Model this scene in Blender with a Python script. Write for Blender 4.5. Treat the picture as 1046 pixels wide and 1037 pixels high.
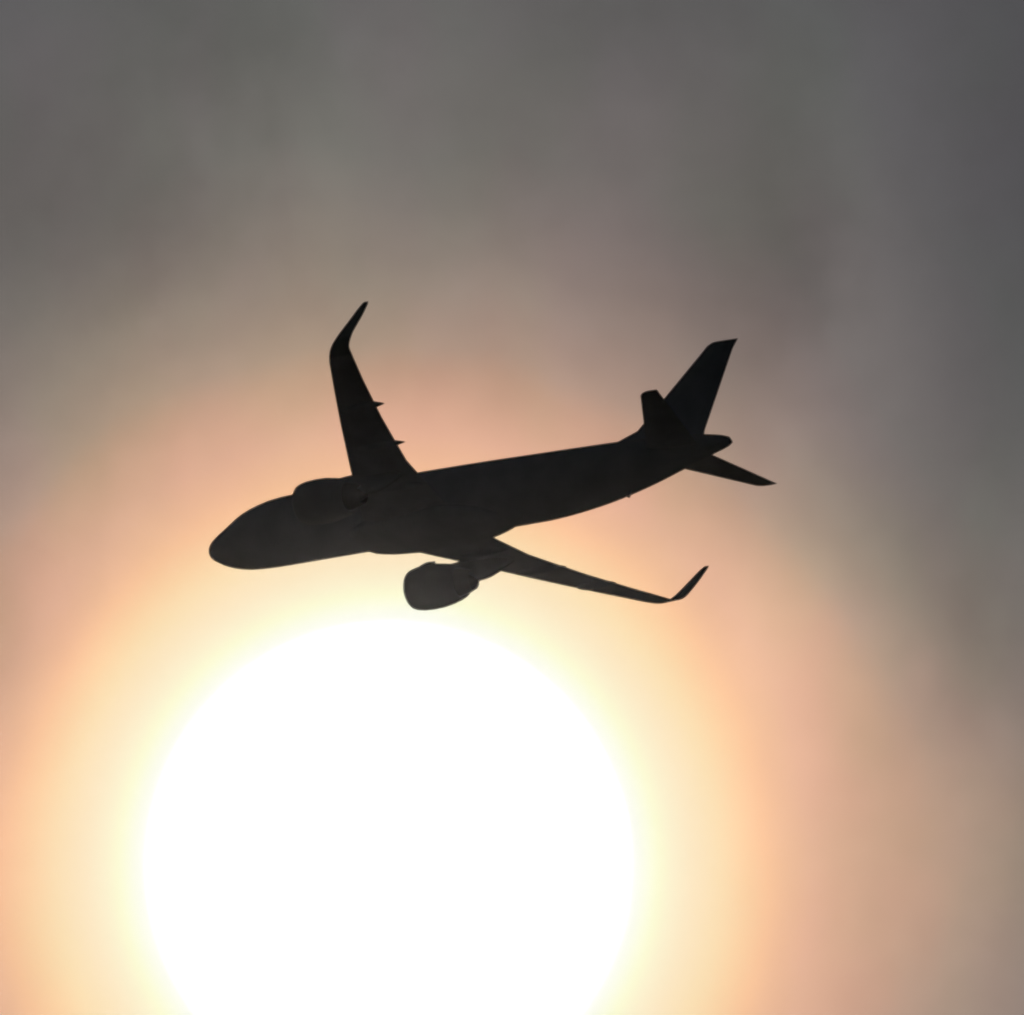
import bpy, bmesh, math
from mathutils import Vector, Matrix, noise

for o in list(bpy.data.objects):
    bpy.data.objects.remove(o)
S = bpy.context.scene
COL = S.collection
RAD = math.radians

# ------------------------------------------------------------------ camera
ELEV = RAD(30.0)                    # the lens looks 30 degrees up from the ground
DIST = 3000.0                       # metres to the aircraft
F = 52430.0                         # focal length in units of 1/1046 of the frame width
c_right = Vector((1, 0, 0))
c_look = Vector((0, math.cos(ELEV), math.sin(ELEV)))
c_down = Vector((0, math.sin(ELEV), -math.cos(ELEV)))
cam_pos = Vector((0, 0, 1.7))
cd = bpy.data.cameras.new('camera')
cam = bpy.data.objects.new('camera', cd)
COL.objects.link(cam)
cam.location = cam_pos
cam.rotation_euler = (RAD(90) + ELEV, 0, 0)
cd.sensor_fit = 'HORIZONTAL'
cd.sensor_width = 36
cd.lens = 36 * F / 1046
cd.clip_start = 1.0
cd.clip_end = 60000
S.camera = cam

# ------------------------------------------------------------------ sun, sky, exposure
EXPO = -6.0
GAIN = 2 ** -EXPO
sun_dir = (c_look * F + c_right * (397 - 523) + c_down * (884 - 518.5)).normalized()
sun_el = math.asin(sun_dir.z)
sun_az = math.atan2(sun_dir.x, sun_dir.y)

w = bpy.data.worlds.new('World')
S.world = w
w.use_nodes = True
nt = w.node_tree
nt.nodes.clear()


def N(t, **k):
    n = nt.nodes.new(t)
    for a, b in k.items():
        setattr(n, a, b)
    return n


def L(a, b):
    nt.links.new(a, b)


def M(op, a, b=None, c=None, clamp=False):
    n = N('ShaderNodeMath', operation=op, use_clamp=clamp)
    for i, v in enumerate((a, b, c)):
        if v is None:
            continue
        if isinstance(v, (int, float)):
            n.inputs[i].default_value = v
        else:
            L(v, n.inputs[i])
    return n.outputs[0]


def V(op, a, b):
    n = N('ShaderNodeVectorMath', operation=op)
    for i, v in enumerate((a, b)):
        if v is None:
            continue
        if isinstance(v, (tuple, Vector)):
            n.inputs[i].default_value = v
        else:
            L(v, n.inputs[i])
    return n


def lin(c):
    return tuple(((v / 255) / 12.92 if v / 255 < .04045 else ((v / 255 + .055) / 1.055) ** 2.4) for v in c)


def MAPR(v, a, b, c, d, mode='SMOOTHSTEP'):
    n = N('ShaderNodeMapRange', interpolation_type=mode, clamp=True)
    for i, q in enumerate((v, a, b, c, d)):
        if isinstance(q, (int, float)):
            n.inputs[i].default_value = q
        else:
            L(q, n.inputs[i])
    return n.outputs[0]


tc = N('ShaderNodeTexCoord')
off = V('SUBTRACT', tc.outputs['Generated'], tuple(sun_dir))       # angle from the sun, as a chord
offs = N('ShaderNodeVectorMath', operation='SCALE')
L(off.outputs[0], offs.inputs[0])
offs.inputs['Scale'].default_value = F / 1000                      # 1 unit = about 1.09 degrees of sky
P = offs.outputs[0]
r0 = V('LENGTH', P, None).outputs['Value']


def cloud(scale, detail, seed, rough=.5, stretch=(1, 1, 1)):
    mp = N('ShaderNodeMapping')
    L(P, mp.inputs[0])
    mp.inputs['Location'].default_value = seed
    mp.inputs['Scale'].default_value = stretch
    n = N('ShaderNodeTexNoise')
    L(mp.outputs[0], n.inputs['Vector'])
    n.inputs['Scale'].default_value = scale
    n.inputs['Detail'].default_value = detail
    n.inputs['Roughness'].default_value = rough
    return n.outputs['Fac']


# thin uneven cloud over the sun: bends the outline of the aureole and thins or thickens it
big = cloud(1.7, 2, (3.1, 0.4, 1.7))
mid = cloud(5.0, 3, (9.4, 2.2, 5.1), .55, (1.3, .8, .8))
fine = cloud(22, 4, (1.4, 7.2, 3.3), .6)
warp = M('ADD', M('MULTIPLY', M('SUBTRACT', big, .5), .07), M('MULTIPLY', M('SUBTRACT', mid, .5), .06))
fade = MAPR(r0, .25, .55, 0.0, 1.0)
pa = V('DOT_PRODUCT', P, tuple(c_right)).outputs['Value']
pb = V('DOT_PRODUCT', P, tuple(-c_down)).outputs['Value']
thin = M('MULTIPLY', MAPR(pa, .44, .64, 0.0, -.075), MAPR(pb, .04, .30, 1.0, 0.0))          # thinner veil beside the sun
bank = M('MULTIPLY', MAPR(pa, .38, .66, 0.0, .13), M('MULTIPLY', MAPR(pb, .28, .5, 0.0, 1.0), MAPR(pb, .62, .95, 1.0, 0.0)))   # thicker bank above
warp = M('ADD', warp, M('ADD', thin, bank))
r = M('ADD', r0, M('MULTIPLY', warp, fade))

ramp = N('ShaderNodeValToRGB')
cr = ramp.color_ramp
cr.interpolation = 'EASE'
cr.interpolation = 'LINEAR'
RMAX = 1.2
prof = [(0, (255, 255, 253)), (241, (255, 255, 253)), (254, (255, 255, 244)), (266, (255, 255, 229)), (276, (255, 254, 215)),
        (288, (255, 244, 210)), (309, (255, 234, 198)), (340, (254, 226, 182)), (365, (254, 213, 168)), (390, (252, 199, 158)),
        (408, (241, 190, 155)), (440, (228, 180, 152)), (470, (214, 171, 144)), (508, (194, 159, 135)), (540, (173, 149, 131)),
        (570, (159, 139, 125)), (605, (147, 132, 121)), (640, (134, 122, 114)), (690, (122, 114, 109)), (740, (113, 109, 105)), (850, (103, 101, 99)),
        (970, (94, 94, 94)), (1095, (82, 82, 84))]
# light the clear-air sky and the lit haze already add at each distance from the sun (linear)
AIR = [(0, (.168, .151, .134)), (75, (.162, .145, .129)), (125, (.151, .134, .120)), (175, (.135, .119, .106)), (225, (.113, .100, .089)),
       (275, (.092, .081, .072)), (325, (.072, .063, .056)), (375, (.058, .051, .0456)), (425, (.0514, .0451, .0402)),
       (475, (.0467, .0409, .0365)), (525, (.0435, .038, .0339)), (625, (.0392, .0342, .0306)), (725, (.0365, .0321, .0287)),
       (875, (.0349, .0309, .0275)), (1100, (.0338, .0299, .0267))]


def air(px):
    for (p0, c0), (p1, c1) in zip(AIR, AIR[1:]):
        if px <= p1:
            u = (px - p0) / (p1 - p0)
            return [x0 + (x1 - x0) * u for x0, x1 in zip(c0, c1)]
    return AIR[-1][1]


def stop(px, c):
    return tuple(max(.001, v - a_) for v, a_ in zip(lin(c), air(px)))


els = cr.elements
while len(els) > 1:
    els.remove(els[-1])
els[0].position = 0
els[0].color = (*stop(*prof[0]), 1)
for px, c in prof[1:]:
    e = els.new(px / 1000 / RMAX)
    e.color = (*stop(px, c), 1)
L(M('DIVIDE', r, RMAX), ramp.inputs[0])

# cloud density
dens = M('ADD', M('MULTIPLY', M('SUBTRACT', mid, .5), .42), M('MULTIPLY', M('SUBTRACT', fine, .5), .18))
dens = M('MULTIPLY', dens, fade)
# lumps and thin places of the cloud sheet: sky offsets from the sun (thousandths of F), half-widths, how much more or less light comes through
wa = M('ADD', pa, M('MULTIPLY', M('SUBTRACT', mid, .5), .22))
wb = M('ADD', pb, M('MULTIPLY', M('SUBTRACT', big, .5), .22))
for a_, b_, ra, rb, amp in ((-.33, .70, .17, .15, -.26), (.37, .63, .13, .22, -.20), (.62, .62, .15, .34, -.11), (-.08, .71, .17, .12, .22),
                            (.13, .64, .12, .10, .10), (.48, .54, .11, .22, .16), (.25, .88, .14, .10, -.16), (-.39, .24, .13, .15, -.16),
                            (.45, .24, .10, .14, .16), (.58, .25, .07, .14, -.14), (-.20, .86, .14, .10, -.10), (.05, .50, .17, .07, -.07), (.02, .85, .12, .08, .12)):
    d2 = M('ADD', M('POWER', M('DIVIDE', M('SUBTRACT', wa, a_), ra), 2.0), M('POWER', M('DIVIDE', M('SUBTRACT', wb, b_), rb), 2.0))
    dens = M('ADD', dens, MAPR(M('SQRT', d2), .0, 1.15, amp, 0.0))
trans = M('ADD', dens, 1.0)
fall = M('POWER', M('MINIMUM', M('DIVIDE', 1.15, M('MAXIMUM', r0, .001)), 1.0), 1.6)   # aureole dies away from the sun
k = M('MULTIPLY', M('MULTIPLY', trans, fall), GAIN)
disc = MAPR(r0, .205, .254, 6.0 * GAIN, 0.0)                       # the sun itself, glowing through the cloud
tone = cloud(4.2, 2, (6.2, 1.1, 8.3), .5, (1.4, .8, .8))             # the veil is faintly mauve in places, faintly olive in others
tint = N('ShaderNodeMix', data_type='RGBA')
tint.inputs['A'].default_value = (.97, 1.012, .972, 1)
tint.inputs['B'].default_value = (1.04, .982, 1.025, 1)
L(MAPR(tone, .32, .68, 0.0, 1.0), tint.inputs['Factor'])
tinted = N('ShaderNodeMix', data_type='RGBA', blend_type='MULTIPLY')
L(fade, tinted.inputs['Factor'])
L(ramp.outputs[0], tinted.inputs['A'])
L(tint.outputs['Result'], tinted.inputs['B'])
mul = N('ShaderNodeVectorMath', operation='SCALE')
L(tinted.outputs['Result'], mul.inputs[0])
L(M('ADD', k, disc), mul.inputs['Scale'])

sky = N('ShaderNodeTexSky', sky_type='NISHITA')
sky.sun_disc = False
sky.sun_elevation = sun_el
sky.sun_rotation = sun_az
sky.air_density = 1.0
sky.dust_density = 1.0
bg1 = N('ShaderNodeBackground')
L(sky.outputs[0], bg1.inputs[0])
bg1.inputs[1].default_value = 0.1
bg2 = N('ShaderNodeBackground')
L(mul.outputs[0], bg2.inputs[0])
add = N('ShaderNodeAddShader')
L(bg1.outputs[0], add.inputs[0])
L(bg2.outputs[0], add.inputs[1])
out = N('ShaderNodeOutputWorld')
L(add.outputs[0], out.inputs[0])

sl = bpy.data.lights.new('sun', 'SUN')
sl.energy = 2.0
sl.angle = RAD(.53)
sl.color = (1, .93, .82)
so = bpy.data.objects.new('sun', sl)
COL.objects.link(so)
so.rotation_euler = sun_dir.to_track_quat('Z', 'Y').to_euler()

S.view_settings.view_transform = 'Standard'
S.view_settings.look = 'None'
S.view_settings.exposure = EXPO
S.view_settings.gamma = 1
S.view_settings.use_curve_mapping = False
S.render.film_transparent = False
S.cycles.pixel_filter_type = 'BLACKMAN_HARRIS'
S.cycles.filter_width = 2.3           # the long lens is a little soft


# ------------------------------------------------------------------ materials
def paint(name, col, rough=.45, var=.12, metal=0.0, scale=.6, bump=.0):
    m = bpy.data.materials.new(name)
    m.use_nodes = True
    t = m.node_tree
    b = t.nodes['Principled BSDF']
    c = t.nodes.new('ShaderNodeTexCoord')
    n = t.nodes.new('ShaderNodeTexNoise')
    n.inputs['Scale'].default_value = scale
    n.inputs['Detail'].default_value = 6
    t.links.new(c.outputs['Object'], n.inputs['Vector'])
    rp = t.nodes.new('ShaderNodeValToRGB')
    rp.color_ramp.elements[0].position = .3
    rp.color_ramp.elements[1].position = .7
    rp.color_ramp.elements[0].color = (*[v * (1 - var) for v in col], 1)
    rp.color_ramp.elements[1].color = (*[min(1, v * (1 + var * .5)) for v in col], 1)
    t.links.new(n.outputs['Fac'], rp.inputs[0])
    t.links.new(rp.outputs[0], b.inputs['Base Color'])
    b.inputs['Roughness'].default_value = rough
    b.inputs['Metallic'].default_value = metal
    return m


m_body = paint('airframe_paint', (.40, .41, .44))
m_wing = paint('wing_grey', (.5, .51, .53), .5)
m_fin = paint('fin_paint', (.42, .45, .52), .45)
m_nac = paint('nacelle_paint', (.32, .32, .33), .4)
m_lip = paint('bare_metal', (.45, .45, .46), .35, .1, 1.0)
m_hot = paint('exhaust_metal', (.16, .14, .12), .5, .3, .9)
m_dark = paint('dark_composite', (.03, .03, .035), .6)
m_glass = paint('windscreen_glass', (.02, .025, .03), .12, .05)


# ------------------------------------------------------------------ the fields far below (out of the frame, they send light back up to the belly)
def field_material():
    m = bpy.data.materials.new('dark_woods_and_fields')
    m.use_nodes = True
    t = m.node_tree
    b = t.nodes['Principled BSDF']
    c = t.nodes.new('ShaderNodeTexCoord')
    n = t.nodes.new('ShaderNodeTexNoise')
    n.inputs['Scale'].default_value = .004
    n.inputs['Detail'].default_value = 8
    t.links.new(c.outputs['Object'], n.inputs['Vector'])
    rp = t.nodes.new('ShaderNodeValToRGB')
    rp.color_ramp.elements[0].position = .35
    rp.color_ramp.elements[1].position = .65
    rp.color_ramp.elements[0].color = (.02, .03, .015, 1)
    rp.color_ramp.elements[1].color = (.07, .065, .045, 1)
    t.links.new(n.outputs['Fac'], rp.inputs[0])
    t.links.new(rp.outputs[0], b.inputs['Base Color'])
    b.inputs['Roughness'].default_value = .9
    return m


bm = bmesh.new()
G = 24
gv = [[bm.verts.new((-3000 + 6000 * i / G, 6000 * j / G, 1.2 * noise.noise(Vector((i * .37, j * .37, 0))) * (0 if j < 2 else 1))) for i in range(G + 1)] for j in range(G + 1)]
for j in range(G):
    for i in range(G):
        bm.faces.new((gv[j][i], gv[j][i + 1], gv[j + 1][i + 1], gv[j + 1][i]))
me = bpy.data.meshes.new('ground')
bm.to_mesh(me)
bm.free()
me.materials.append(field_material())
gr = bpy.data.objects.new('ground', me)
COL.objects.link(gr)
gr['kind'] = 'structure'


# ------------------------------------------------------------------ mesh helpers
def obj(name, bm, mat, parent, smooth=True, weld=True):
    if weld:
        bmesh.ops.remove_doubles(bm, verts=bm.verts, dist=1e-4)
    bmesh.ops.recalc_face_normals(bm, faces=bm.faces)
    me = bpy.data.meshes.new(name)
    bm.to_mesh(me)
    bm.free()
    me.materials.append(mat)
    if smooth:
        for p in me.polygons:
            p.use_smooth = True
        me.set_sharp_from_angle(angle=RAD(40))
    o = bpy.data.objects.new(name, me)
    COL.objects.link(o)
    o.parent = parent
    return o


def curve(pts):
    """monotone cubic through (x, v) pairs"""
    xs = [p[0] for p in pts]
    vs = [p[1] for p in pts]
    n = len(xs)
    d = [(vs[i + 1] - vs[i]) / (xs[i + 1] - xs[i]) for i in range(n - 1)]
    m = [d[0]] + [0 if d[i - 1] * d[i] <= 0 else 2 * d[i - 1] * d[i] / (d[i - 1] + d[i]) for i in range(1, n - 1)] + [d[-1]]

    def f(x):
        if x <= xs[0]:
            return vs[0]
        if x >= xs[-1]:
            return vs[-1]
        i = max(j for j in range(n - 1) if xs[j] <= x)
        h = xs[i + 1] - xs[i]
        t = (x - xs[i]) / h
        return ((2 * t ** 3 - 3 * t * t + 1) * vs[i] + (t ** 3 - 2 * t * t + t) * h * m[i]
                + (-2 * t ** 3 + 3 * t * t) * vs[i + 1] + (t ** 3 - t * t) * h * m[i + 1])
    return f


def loft(bm, rings, cap0=True, cap1=True, closed=True):
    vr = [[bm.verts.new(p) for p in r] for r in rings]
    n = len(vr[0])
    for a, b in zip(vr, vr[1:]):
        for i in range(n if closed else n - 1):
            j = (i + 1) % n
            bm.faces.new((a[i], a[j], b[j], b[i]))
    if cap0:
        bm.faces.new(vr[0])
    if cap1:
        bm.faces.new(vr[-1])
    return vr


def body_ring(x, top, bot, hw, n=56, p=2.0, y0=0):
    zc = (top + bot) / 2
    hh = (top - bot) / 2
    out = []
    for i in range(n):
        a = 2 * math.pi * i / n
        c, s = math.cos(a), math.sin(a)
        out.append((x, y0 + hw * math.copysign(abs(c) ** (2 / p), c), zc + hh * math.copysign(abs(s) ** (2 / p), s)))
    return out


def foil(n=14):
    """unit aerofoil outline: upper side from trailing to leading edge, then lower side back"""
    up, lo = [], []
    for i in range(n + 1):
        t = .5 * (1 - math.cos(math.pi * i / n))
        y = 5 * (.2969 * math.sqrt(t) - .126 * t - .3516 * t * t + .2843 * t ** 3 - .1036 * t ** 4)
        cam_ = .025 * 4 * t * (1 - t)
        up.append((t, y, cam_))
        lo.append((t, -y, cam_))
    return list(reversed(up)) + lo[1:-1] + [(1, -.004, 0)]


FO = foil()


def surface(bm, spine, camber=1.0):
    """spine rows: (x_le, y, z, chord, thickness ratio). Sections stand square to the spine as seen from the front"""
    rings = []
    for i, (x, y, z, c, t) in enumerate(spine):
        a = spine[max(0, i - 1)]
        b = spine[min(len(spine) - 1, i + 1)]
        ty, tz = b[1] - a[1], b[2] - a[2]
        l = math.hypot(ty, tz)
        ny, nz = -tz / l, ty / l
        rings.append([(x + u * c, y + ny * (v * t + k_ * camber) * c, z + nz * (v * t + k_ * camber) * c) for u, v, k_ in FO])
    loft(bm, rings)


def resample(rows, n):
    s = [0]
    for a, b in zip(rows, rows[1:]):
        s.append(s[-1] + math.hypot(b[1] - a[1], b[2] - a[2]))
    fs = [curve([(q, r[i]) for q, r in zip(s, rows)]) for i in range(5)]
    return [tuple(f(s[-1] * i / (n - 1)) for f in fs) for i in range(n)]


# ------------------------------------------------------------------ the airliner (x aft, y starboard, z up, metres)
jet = bpy.data.objects.new('airliner', None)
COL.objects.link(jet)
jet['label'] = 'dark twin-engine passenger jet with upturned wingtips crossing just above the blazing sun'
jet['category'] = 'airplane'

# --- fuselage
TOP = curve([(0, -.45), (.06, -.24), (.25, .02), (.6, .24), (1.1, .51), (1.7, .83), (2.3, 1.26), (3, 1.67), (4, 1.97), (5, 2.15),
             (6.4, 2.23), (12, 2.27), (18, 2.25), (28, 2.05), (31, 2.02), (33.5, 1.93), (35.5, 1.74), (36.8, 1.53), (37.35, 1.36), (37.5, 1.15)])
BOT = curve([(0, -.45), (.06, -.71), (.25, -.96), (.6, -1.17), (1.1, -1.42), (2, -1.70), (3, -1.87), (4.5, -1.92), (6, -1.92),
             (23.5, -1.92), (25, -1.84), (27, -1.61), (29, -1.28), (31, -.87), (33, -.35), (35, .24), (36.5, .58), (37.3, .78), (37.5, .9)])
HW = curve([(0, .001), (.06, .26), (.25, .53), (.6, .82), (1.1, 1.11), (2, 1.46), (3, 1.7), (4, 1.85), (5, 1.94), (6.4, 1.96),
            (25, 1.95), (28, 1.82), (31, 1.42), (34, .86), (36, .5), (37.2, .28), (37.5, .12)])
def TAIL(x):                        # fuselage tail cone ends at 37.15 m
    return x if x < 35 else 35 + (x - 35) * .86


bm = bmesh.new()
xs = [0.004, .02, .06, .12, .2, .32, .48, .7, .95, 1.25, 1.6, 2, 2.4, 2.8, 3.3, 3.9, 4.6, 5.4, 6.4]
xs += [6.4 + (24 - 6.4) * i / 10 for i in range(1, 11)] + [24 + 13.3 * i / 26 for i in range(1, 27)] + [37.4, 37.5]
loft(bm, [body_ring(TAIL(x), TOP(x), BOT(x), HW(x)) for x in xs])
fus = obj('fuselage', bm, m_body, jet)

# tail cone end with the auxiliary exhaust
bm = bmesh.new()
rings = []
for q, rr in ((0, .1), (.1, .1), (.1, .07), (-.02, .065)):
    rings.append([(37.12 + q, rr * math.cos(a * math.pi / 8), 1.02 + rr * math.sin(a * math.pi / 8)) for a in range(16)])
loft(bm, rings, False, True)
obj('exhaust_outlet', bm, m_hot, fus)

# windscreen: six panes following the nose
for side in (-1, 1):
    for a0, a1, x0, x1 in ((6, 26, 1.75, 2.35), (28, 44, 1.95, 2.65), (46, 58, 2.3, 2.95)):
        bm = bmesh.new()
        rows = []
        for i in range(5):
            x = x0 + (x1 - x0) * i / 4
            row = []
            for j in range(5):
                ang = RAD(90 - (a0 + (a1 - a0) * j / 4))
                zc, hh = (TOP(x) + BOT(x)) / 2, (TOP(x) - BOT(x)) / 2
                row.append((x, side * (HW(x) + .006) * math.cos(ang), zc + (hh + .006) * math.sin(ang)))
            rows.append(row)
        loft(bm, rows, False, False, False)
        obj('windscreen_pane', bm, m_glass, fus)

# belly fairing between the wings
bm = bmesh.new()
FB = curve([(10.6, -1.6), (11.5, -1.86), (13, -1.98), (15, -2.05), (18.0, -2.08), (20, -2.04), (21.6, -1.9), (22.3, -1.7)])
FW = curve([(10.6, .9), (11.5, 1.5), (13, 1.95), (15, 2.15), (17.5, 2.15), (19.5, 1.7), (21.5, 1.0), (22.3, .5)])
FT = curve([(10.6, -1.3), (12, -.95), (14, -.6), (19, -.8), (21.5, -1.1), (22.3, -1.4)])
loft(bm, [body_ring(x, FT(x), FB(x), FW(x), 40, 2.6) for x in [10.6 + 11.7 * i / 30 for i in range(31)]])
obj('belly_fairing', bm, m_body, jet)


# small aerials and drain masts: swept blades
def blade(name, x, y, z, c, h, up=-1, lean=.35):
    bm = bmesh.new()
    surface(bm, [(x, y, z, c, .1), (x + h * lean, y + .001, z + up * h, c * .55, .1)], 0)
    return obj(name, bm, m_body, jet)


blade('antenna', 9.6, 0, 2.15, .38, .12, 1)
blade('drain_mast', 30.0, .1, -1.0, .34, .52)

# --- wings
NS = .95                            # nacelle girth
ROWS = [(11.75, 0.6, -1.08, 7.0, .15), (12.37, 1.9, -.97, 5.98, .148), (14.49, 6.3, -.35, 4.03, .12), (16.58, 10.5, .28, 2.95, .112),
        (18.33, 13.9, .84, 2.17, .108), (19.38, 15.9, 1.18, 1.76, .105), (19.70, 16.4, 1.25, 1.62, .10), (20.14, 16.96, 1.36, 1.38, .095),
        (20.56, 17.30, 1.62, 1.22, .09), (21.02, 17.46, 2.06, 1.02, .085), (21.76, 17.56, 2.88, .79, .08), (22.36, 17.64, 3.56, .54, .08), (22.6, 17.67, 3.76, .34, .08)]


def wing_z(y):
    return curve([(r_[1], r_[2]) for r_ in ROWS[:7]])(y)


def wing_x(y):
    return curve([(r_[1], r_[0]) for r_ in ROWS[:7]])(y)


def wing_c(y):
    return curve([(r_[1], r_[3]) for r_ in ROWS[:7]])(y)


def spindle(bm, x0, x1, yc, zc, hw, hh, droop, n=14, m=16):
    rings = []
    for i in range(n + 1):
        t = i / n
        s = max(.02, (math.sin(math.pi * t ** .8)) ** .75)
        rings.append([(x0 + (x1 - x0) * t, yc + hw * s * math.cos(2 * math.pi * j / m),
                       zc - droop * t + hh * s * math.sin(2 * math.pi * j / m)) for j in range(m)])
    loft(bm, rings)


def mirror(rows, sd):
    return [(a, b * sd, c, d, e) for a, b, c, d, e in rows]


for sd in (-1, 1):
    inner = [r_ for r_ in ROWS if r_[1] <= 16.45]
    bm = bmesh.new()
    lin_rows = []
    for a, b in zip(inner, inner[1:]):          # straight segments keep the trailing edge kink
        n = max(1, int((b[1] - a[1]) / .5))
        for i in range(n):
            t = i / n
            lin_rows.append(tuple(a[k_] + (b[k_] - a[k_]) * t for k_ in range(5)))
    lin_rows.append(inner[-1])
    zf = curve([(r_[1], r_[2]) for r_ in inner])
    lin_rows = [(a, b, zf(b), c, d) for a, b, _, c, d in lin_rows]
    surface(bm, mirror(lin_rows, sd))
    wing = obj('wing', bm, m_wing, jet)
    bm = bmesh.new()
    tip = resample(ROWS[6:], 26)
    surface(bm, mirror(tip, sd))
    obj('winglet', bm, m_body, wing)
    for yc, ln, over in ((4.4, 3.8, .35), (8.35, 3.6, .92), (12.0, 2.9, .88)):   # flap track fairings
        te = wing_x(yc) + wing_c(yc)
        bm = bmesh.new()
        spindle(bm, te + over - ln, te + over, sd * yc, wing_z(yc) - .18, .2, .3, .14)
        obj('flap_fairing', bm, m_wing, wing)
    # inboard fairing
    # static wicks are too small to see; aileron and flap gaps as thin raised seams
    # --- engine
    ey, ez, ex = 5.75 * sd, -1.81, 10.94
    bm = bmesh.new()
    prof_n = [(0.95, 1.00), (.5, 1.0), (.18, 1.02), (.04, 1.08), (0, 1.14), (.05, 1.21), (.2, 1.28), (.6, 1.36), (1.2, 1.40),
              (1.9, 1.38), (2.6, 1.27), (3.1, 1.14), (3.45, 1.02), (3.43, .98), (2.9, 1.0), (2.5, 1.02)]
    def cowl(pr, n=48):
        return [[(ex + px, ey + NS * rr * math.cos(2 * math.pi * j / n),
                  ez + NS * rr * math.sin(2 * math.pi * j / n)) for j in range(n)] for px, rr in pr]
    loft(bm, cowl(prof_n), False, False)
    nac = obj('engine_nacelle', bm, m_nac, jet)
    bm = bmesh.new()
    loft(bm, cowl([(.16, 1.018), (.04, 1.076), (-.006, 1.14), (.05, 1.216), (.16, 1.272)]), False, False)
    obj('intake_lip', bm, m_lip, nac)
    bm = bmesh.new()
    loft(bm, cowl([(2.4, .98), (2.7, .86), (3.35, .86), (3.9, .74), (4.3, .6), (4.28, .56), (3.8, .55)]), False, False)
    obj('core_nozzle', bm, m_hot, nac)
    bm = bmesh.new()
    loft(bm, cowl([(3.6, .45), (4.1, .42), (4.5, .26), (4.75, .05)]), True, True)
    obj('exhaust_cone', bm, m_hot, nac)
    bm = bmesh.new()
    loft(bm, cowl([(.52, .02), (.62, .14), (.85, .28), (1.0, .32)]), True, True)
    obj('spinner', bm, m_dark, nac)
    bm = bmesh.new()
    loft(bm, cowl([(1.25, .3), (1.26, 1.0)]), False, False)         # duct wall behind the blades
    for q in range(18):
        a = 2 * math.pi * q / 18
        rows_ = []
        for s_ in range(6):
            rr = .3 + .68 * s_ / 5
            tw = RAD(30 + 32 * s_ / 5)
            ch = .19
            ca, sa = math.cos(a), math.sin(a)
            rw = []
            for u in (-1, 1):
                du = u * ch * math.sin(tw)
                dx = u * ch * math.cos(tw)
                rw.append((ex + 1.02 + dx, ey + rr * ca - du * sa, ez + rr * sa + du * ca))
            rows_.append(rw)
        loft(bm, rows_, False, False, False)
    obj('fan', bm, m_dark, nac, smooth=False)
    # strake on the inboard upper shoulder of the cowl
    bm = bmesh.new()
    sa = RAD(48)
    cy, cz = -sd * math.cos(sa), math.sin(sa)
    b0, b1 = [], []
    for i in range(8):
        t = i / 7
        px = .85 + 1.15 * t
        h = 1.36 + .17 * min(1, t * 2.2) * (1 - .25 * t)
        for lst, e in ((b0, -.02), (b1, .02)):
            lst.append([(ex + px, ey + cy * 1.33 + e * cz, ez + cz * 1.33 - e * cy), (ex + px, ey + cy * h + e * cz, ez + cz * h - e * cy)])
    vs0 = [[bm.verts.new(p) for p in q] for q in b0]
    vs1 = [[bm.verts.new(p) for p in q] for q in b1]
    for i in range(7):
        bm.faces.new((vs0[i][0], vs0[i + 1][0], vs0[i + 1][1], vs0[i][1]))
        bm.faces.new((vs1[i][0], vs1[i][1], vs1[i + 1][1], vs1[i + 1][0]))
        bm.faces.new((vs0[i][1], vs0[i + 1][1], vs1[i + 1][1], vs1[i][1]))
    bm.faces.new((vs0[7][0], vs1[7][0], vs1[7][1], vs0[7][1]))
    bm.faces.new((vs0[0][0], vs0[0][1], vs1[0][1], vs1[0][0]))
    obj('strake', bm, m_nac, nac, smooth=False)
    # --- pylon
    bm = bmesh.new()
    PT = curve([(12.0, -1.02), (13.0, -.6), (14.2, -.46), (15.2, -.5), (17.2, -.66), (18.0, -.95)])
    PB = curve([(12.0, -1.15), (13.5, -1.5), (15.2, -1.9), (16.2, -1.82), (17.2, -1.42), (18.0, -1.0)])
    PW = curve([(12.0, .04), (13.0, .26), (15.0, .32), (16.8, .22), (18.0, .03)])
    loft(bm, [body_ring(x, PT(x), PB(x), PW(x), 20, 3, ey) for x in [12 + 6 * i / 24 for i in range(25)]])
    obj('engine_pylon', bm, m_nac, jet)
    # --- tailplane
    bm = bmesh.new()
    hs = [(31.4, .2, .84, 3.85, .11), (31.8, .9, .89, 3.5, .11), (34.75, 6.0, 1.48, 1.32, .10), (34.98, 6.17, 1.51, 1.12, .09), (35.3, 6.27, 1.53, .78, .07)]
    surface(bm, mirror(hs, sd), 0)
    obj('tailplane', bm, m_wing, jet)

# --- fin with its dorsal fillet: a spine that runs upward (sections lie flat)
def upright(bm, rows):
    rings = []
    for x, z, c, t in rows:
        rings.append([(x + u * c, v * t * c, z) for u, v, k_ in FO])
    loft(bm, rings)


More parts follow.
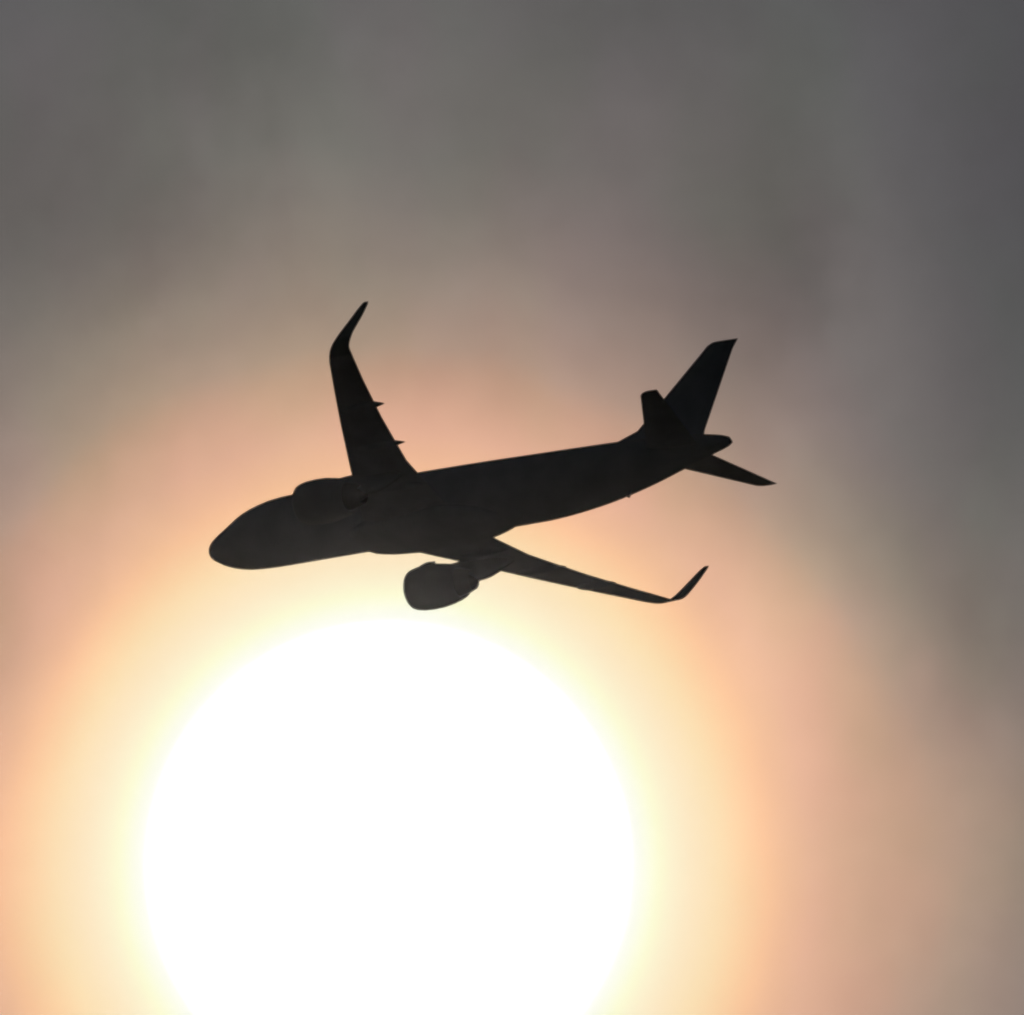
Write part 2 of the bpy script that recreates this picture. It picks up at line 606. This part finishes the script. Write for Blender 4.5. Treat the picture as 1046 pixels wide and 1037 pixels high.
bm = bmesh.new()
upright(bm, [(29.3, 1.3, 5.85, .11), (29.6, 2.1, 5.5, .11), (33.9, 7.3, 2.25, .10), (34.24, 7.74, 2.1, .09), (34.58, 7.93, 1.85, .06)])
fin = obj('tail_fin', bm, m_fin, jet)
bm = bmesh.new()
upright(bm, [(27.2, 1.85, 3.4, .05), (27.9, 2.12, 2.9, .05), (28.9, 2.35, 2.0, .06), (30.1, 2.8, .9, .07)])
obj('fin_fillet', bm, m_fin, fin)

# ------------------------------------------------------------------ place the aircraft in the sky
Mcam = [[0.8125, 0.5635, 0.1495], [-0.1388, 0.4361, -0.8891], [-0.5662, 0.7016, 0.4325]]   # rows: right, down, away, in aircraft axes
ax = []
for j in range(3):
    ax.append(c_right * Mcam[0][j] + c_down * Mcam[1][j] + c_look * Mcam[2][j])
ax[0].normalize()
ax[1] = (ax[1] - ax[0] * ax[1].dot(ax[0])).normalized()
ax[2] = ax[0].cross(ax[1])
PXM = F / DIST
ctr = cam_pos + c_look * DIST + c_right * ((470.98 - 523) / PXM) + c_down * ((513.94 - 518.5) / PXM)
R3 = Matrix((ax[0], ax[1], ax[2])).transposed()
jet.matrix_world = Matrix.Translation(ctr) @ R3.to_4x4() @ Matrix.Translation(Vector((-18, 0, 0)))

# ------------------------------------------------------------------ thin forward-scattering haze between the lens and the aircraft
bm = bmesh.new()
bmesh.ops.create_cube(bm, size=1)
for v in bm.verts:
    v.co = (v.co.x * 6200, -100 + (v.co.y + .5) * 6200, -4 + (v.co.z + .5) * 1530)
me = bpy.data.meshes.new('haze')
bm.to_mesh(me)
bm.free()
hz = bpy.data.objects.new('haze', me)
COL.objects.link(hz)
hz['kind'] = 'stuff'
hm = bpy.data.materials.new('haze_air')
hm.use_nodes = True
t = hm.node_tree
t.nodes.clear()
pv = t.nodes.new('ShaderNodeVolumePrincipled')
mo = t.nodes.new('ShaderNodeOutputMaterial')
t.links.new(pv.outputs[0], mo.inputs['Volume'])
pv.inputs['Color'].default_value = (.087, .084, .086, 1)
pv.inputs['Density'].default_value = 2.0e-6
pv.inputs['Anisotropy'].default_value = .997
me.materials.append(hm)
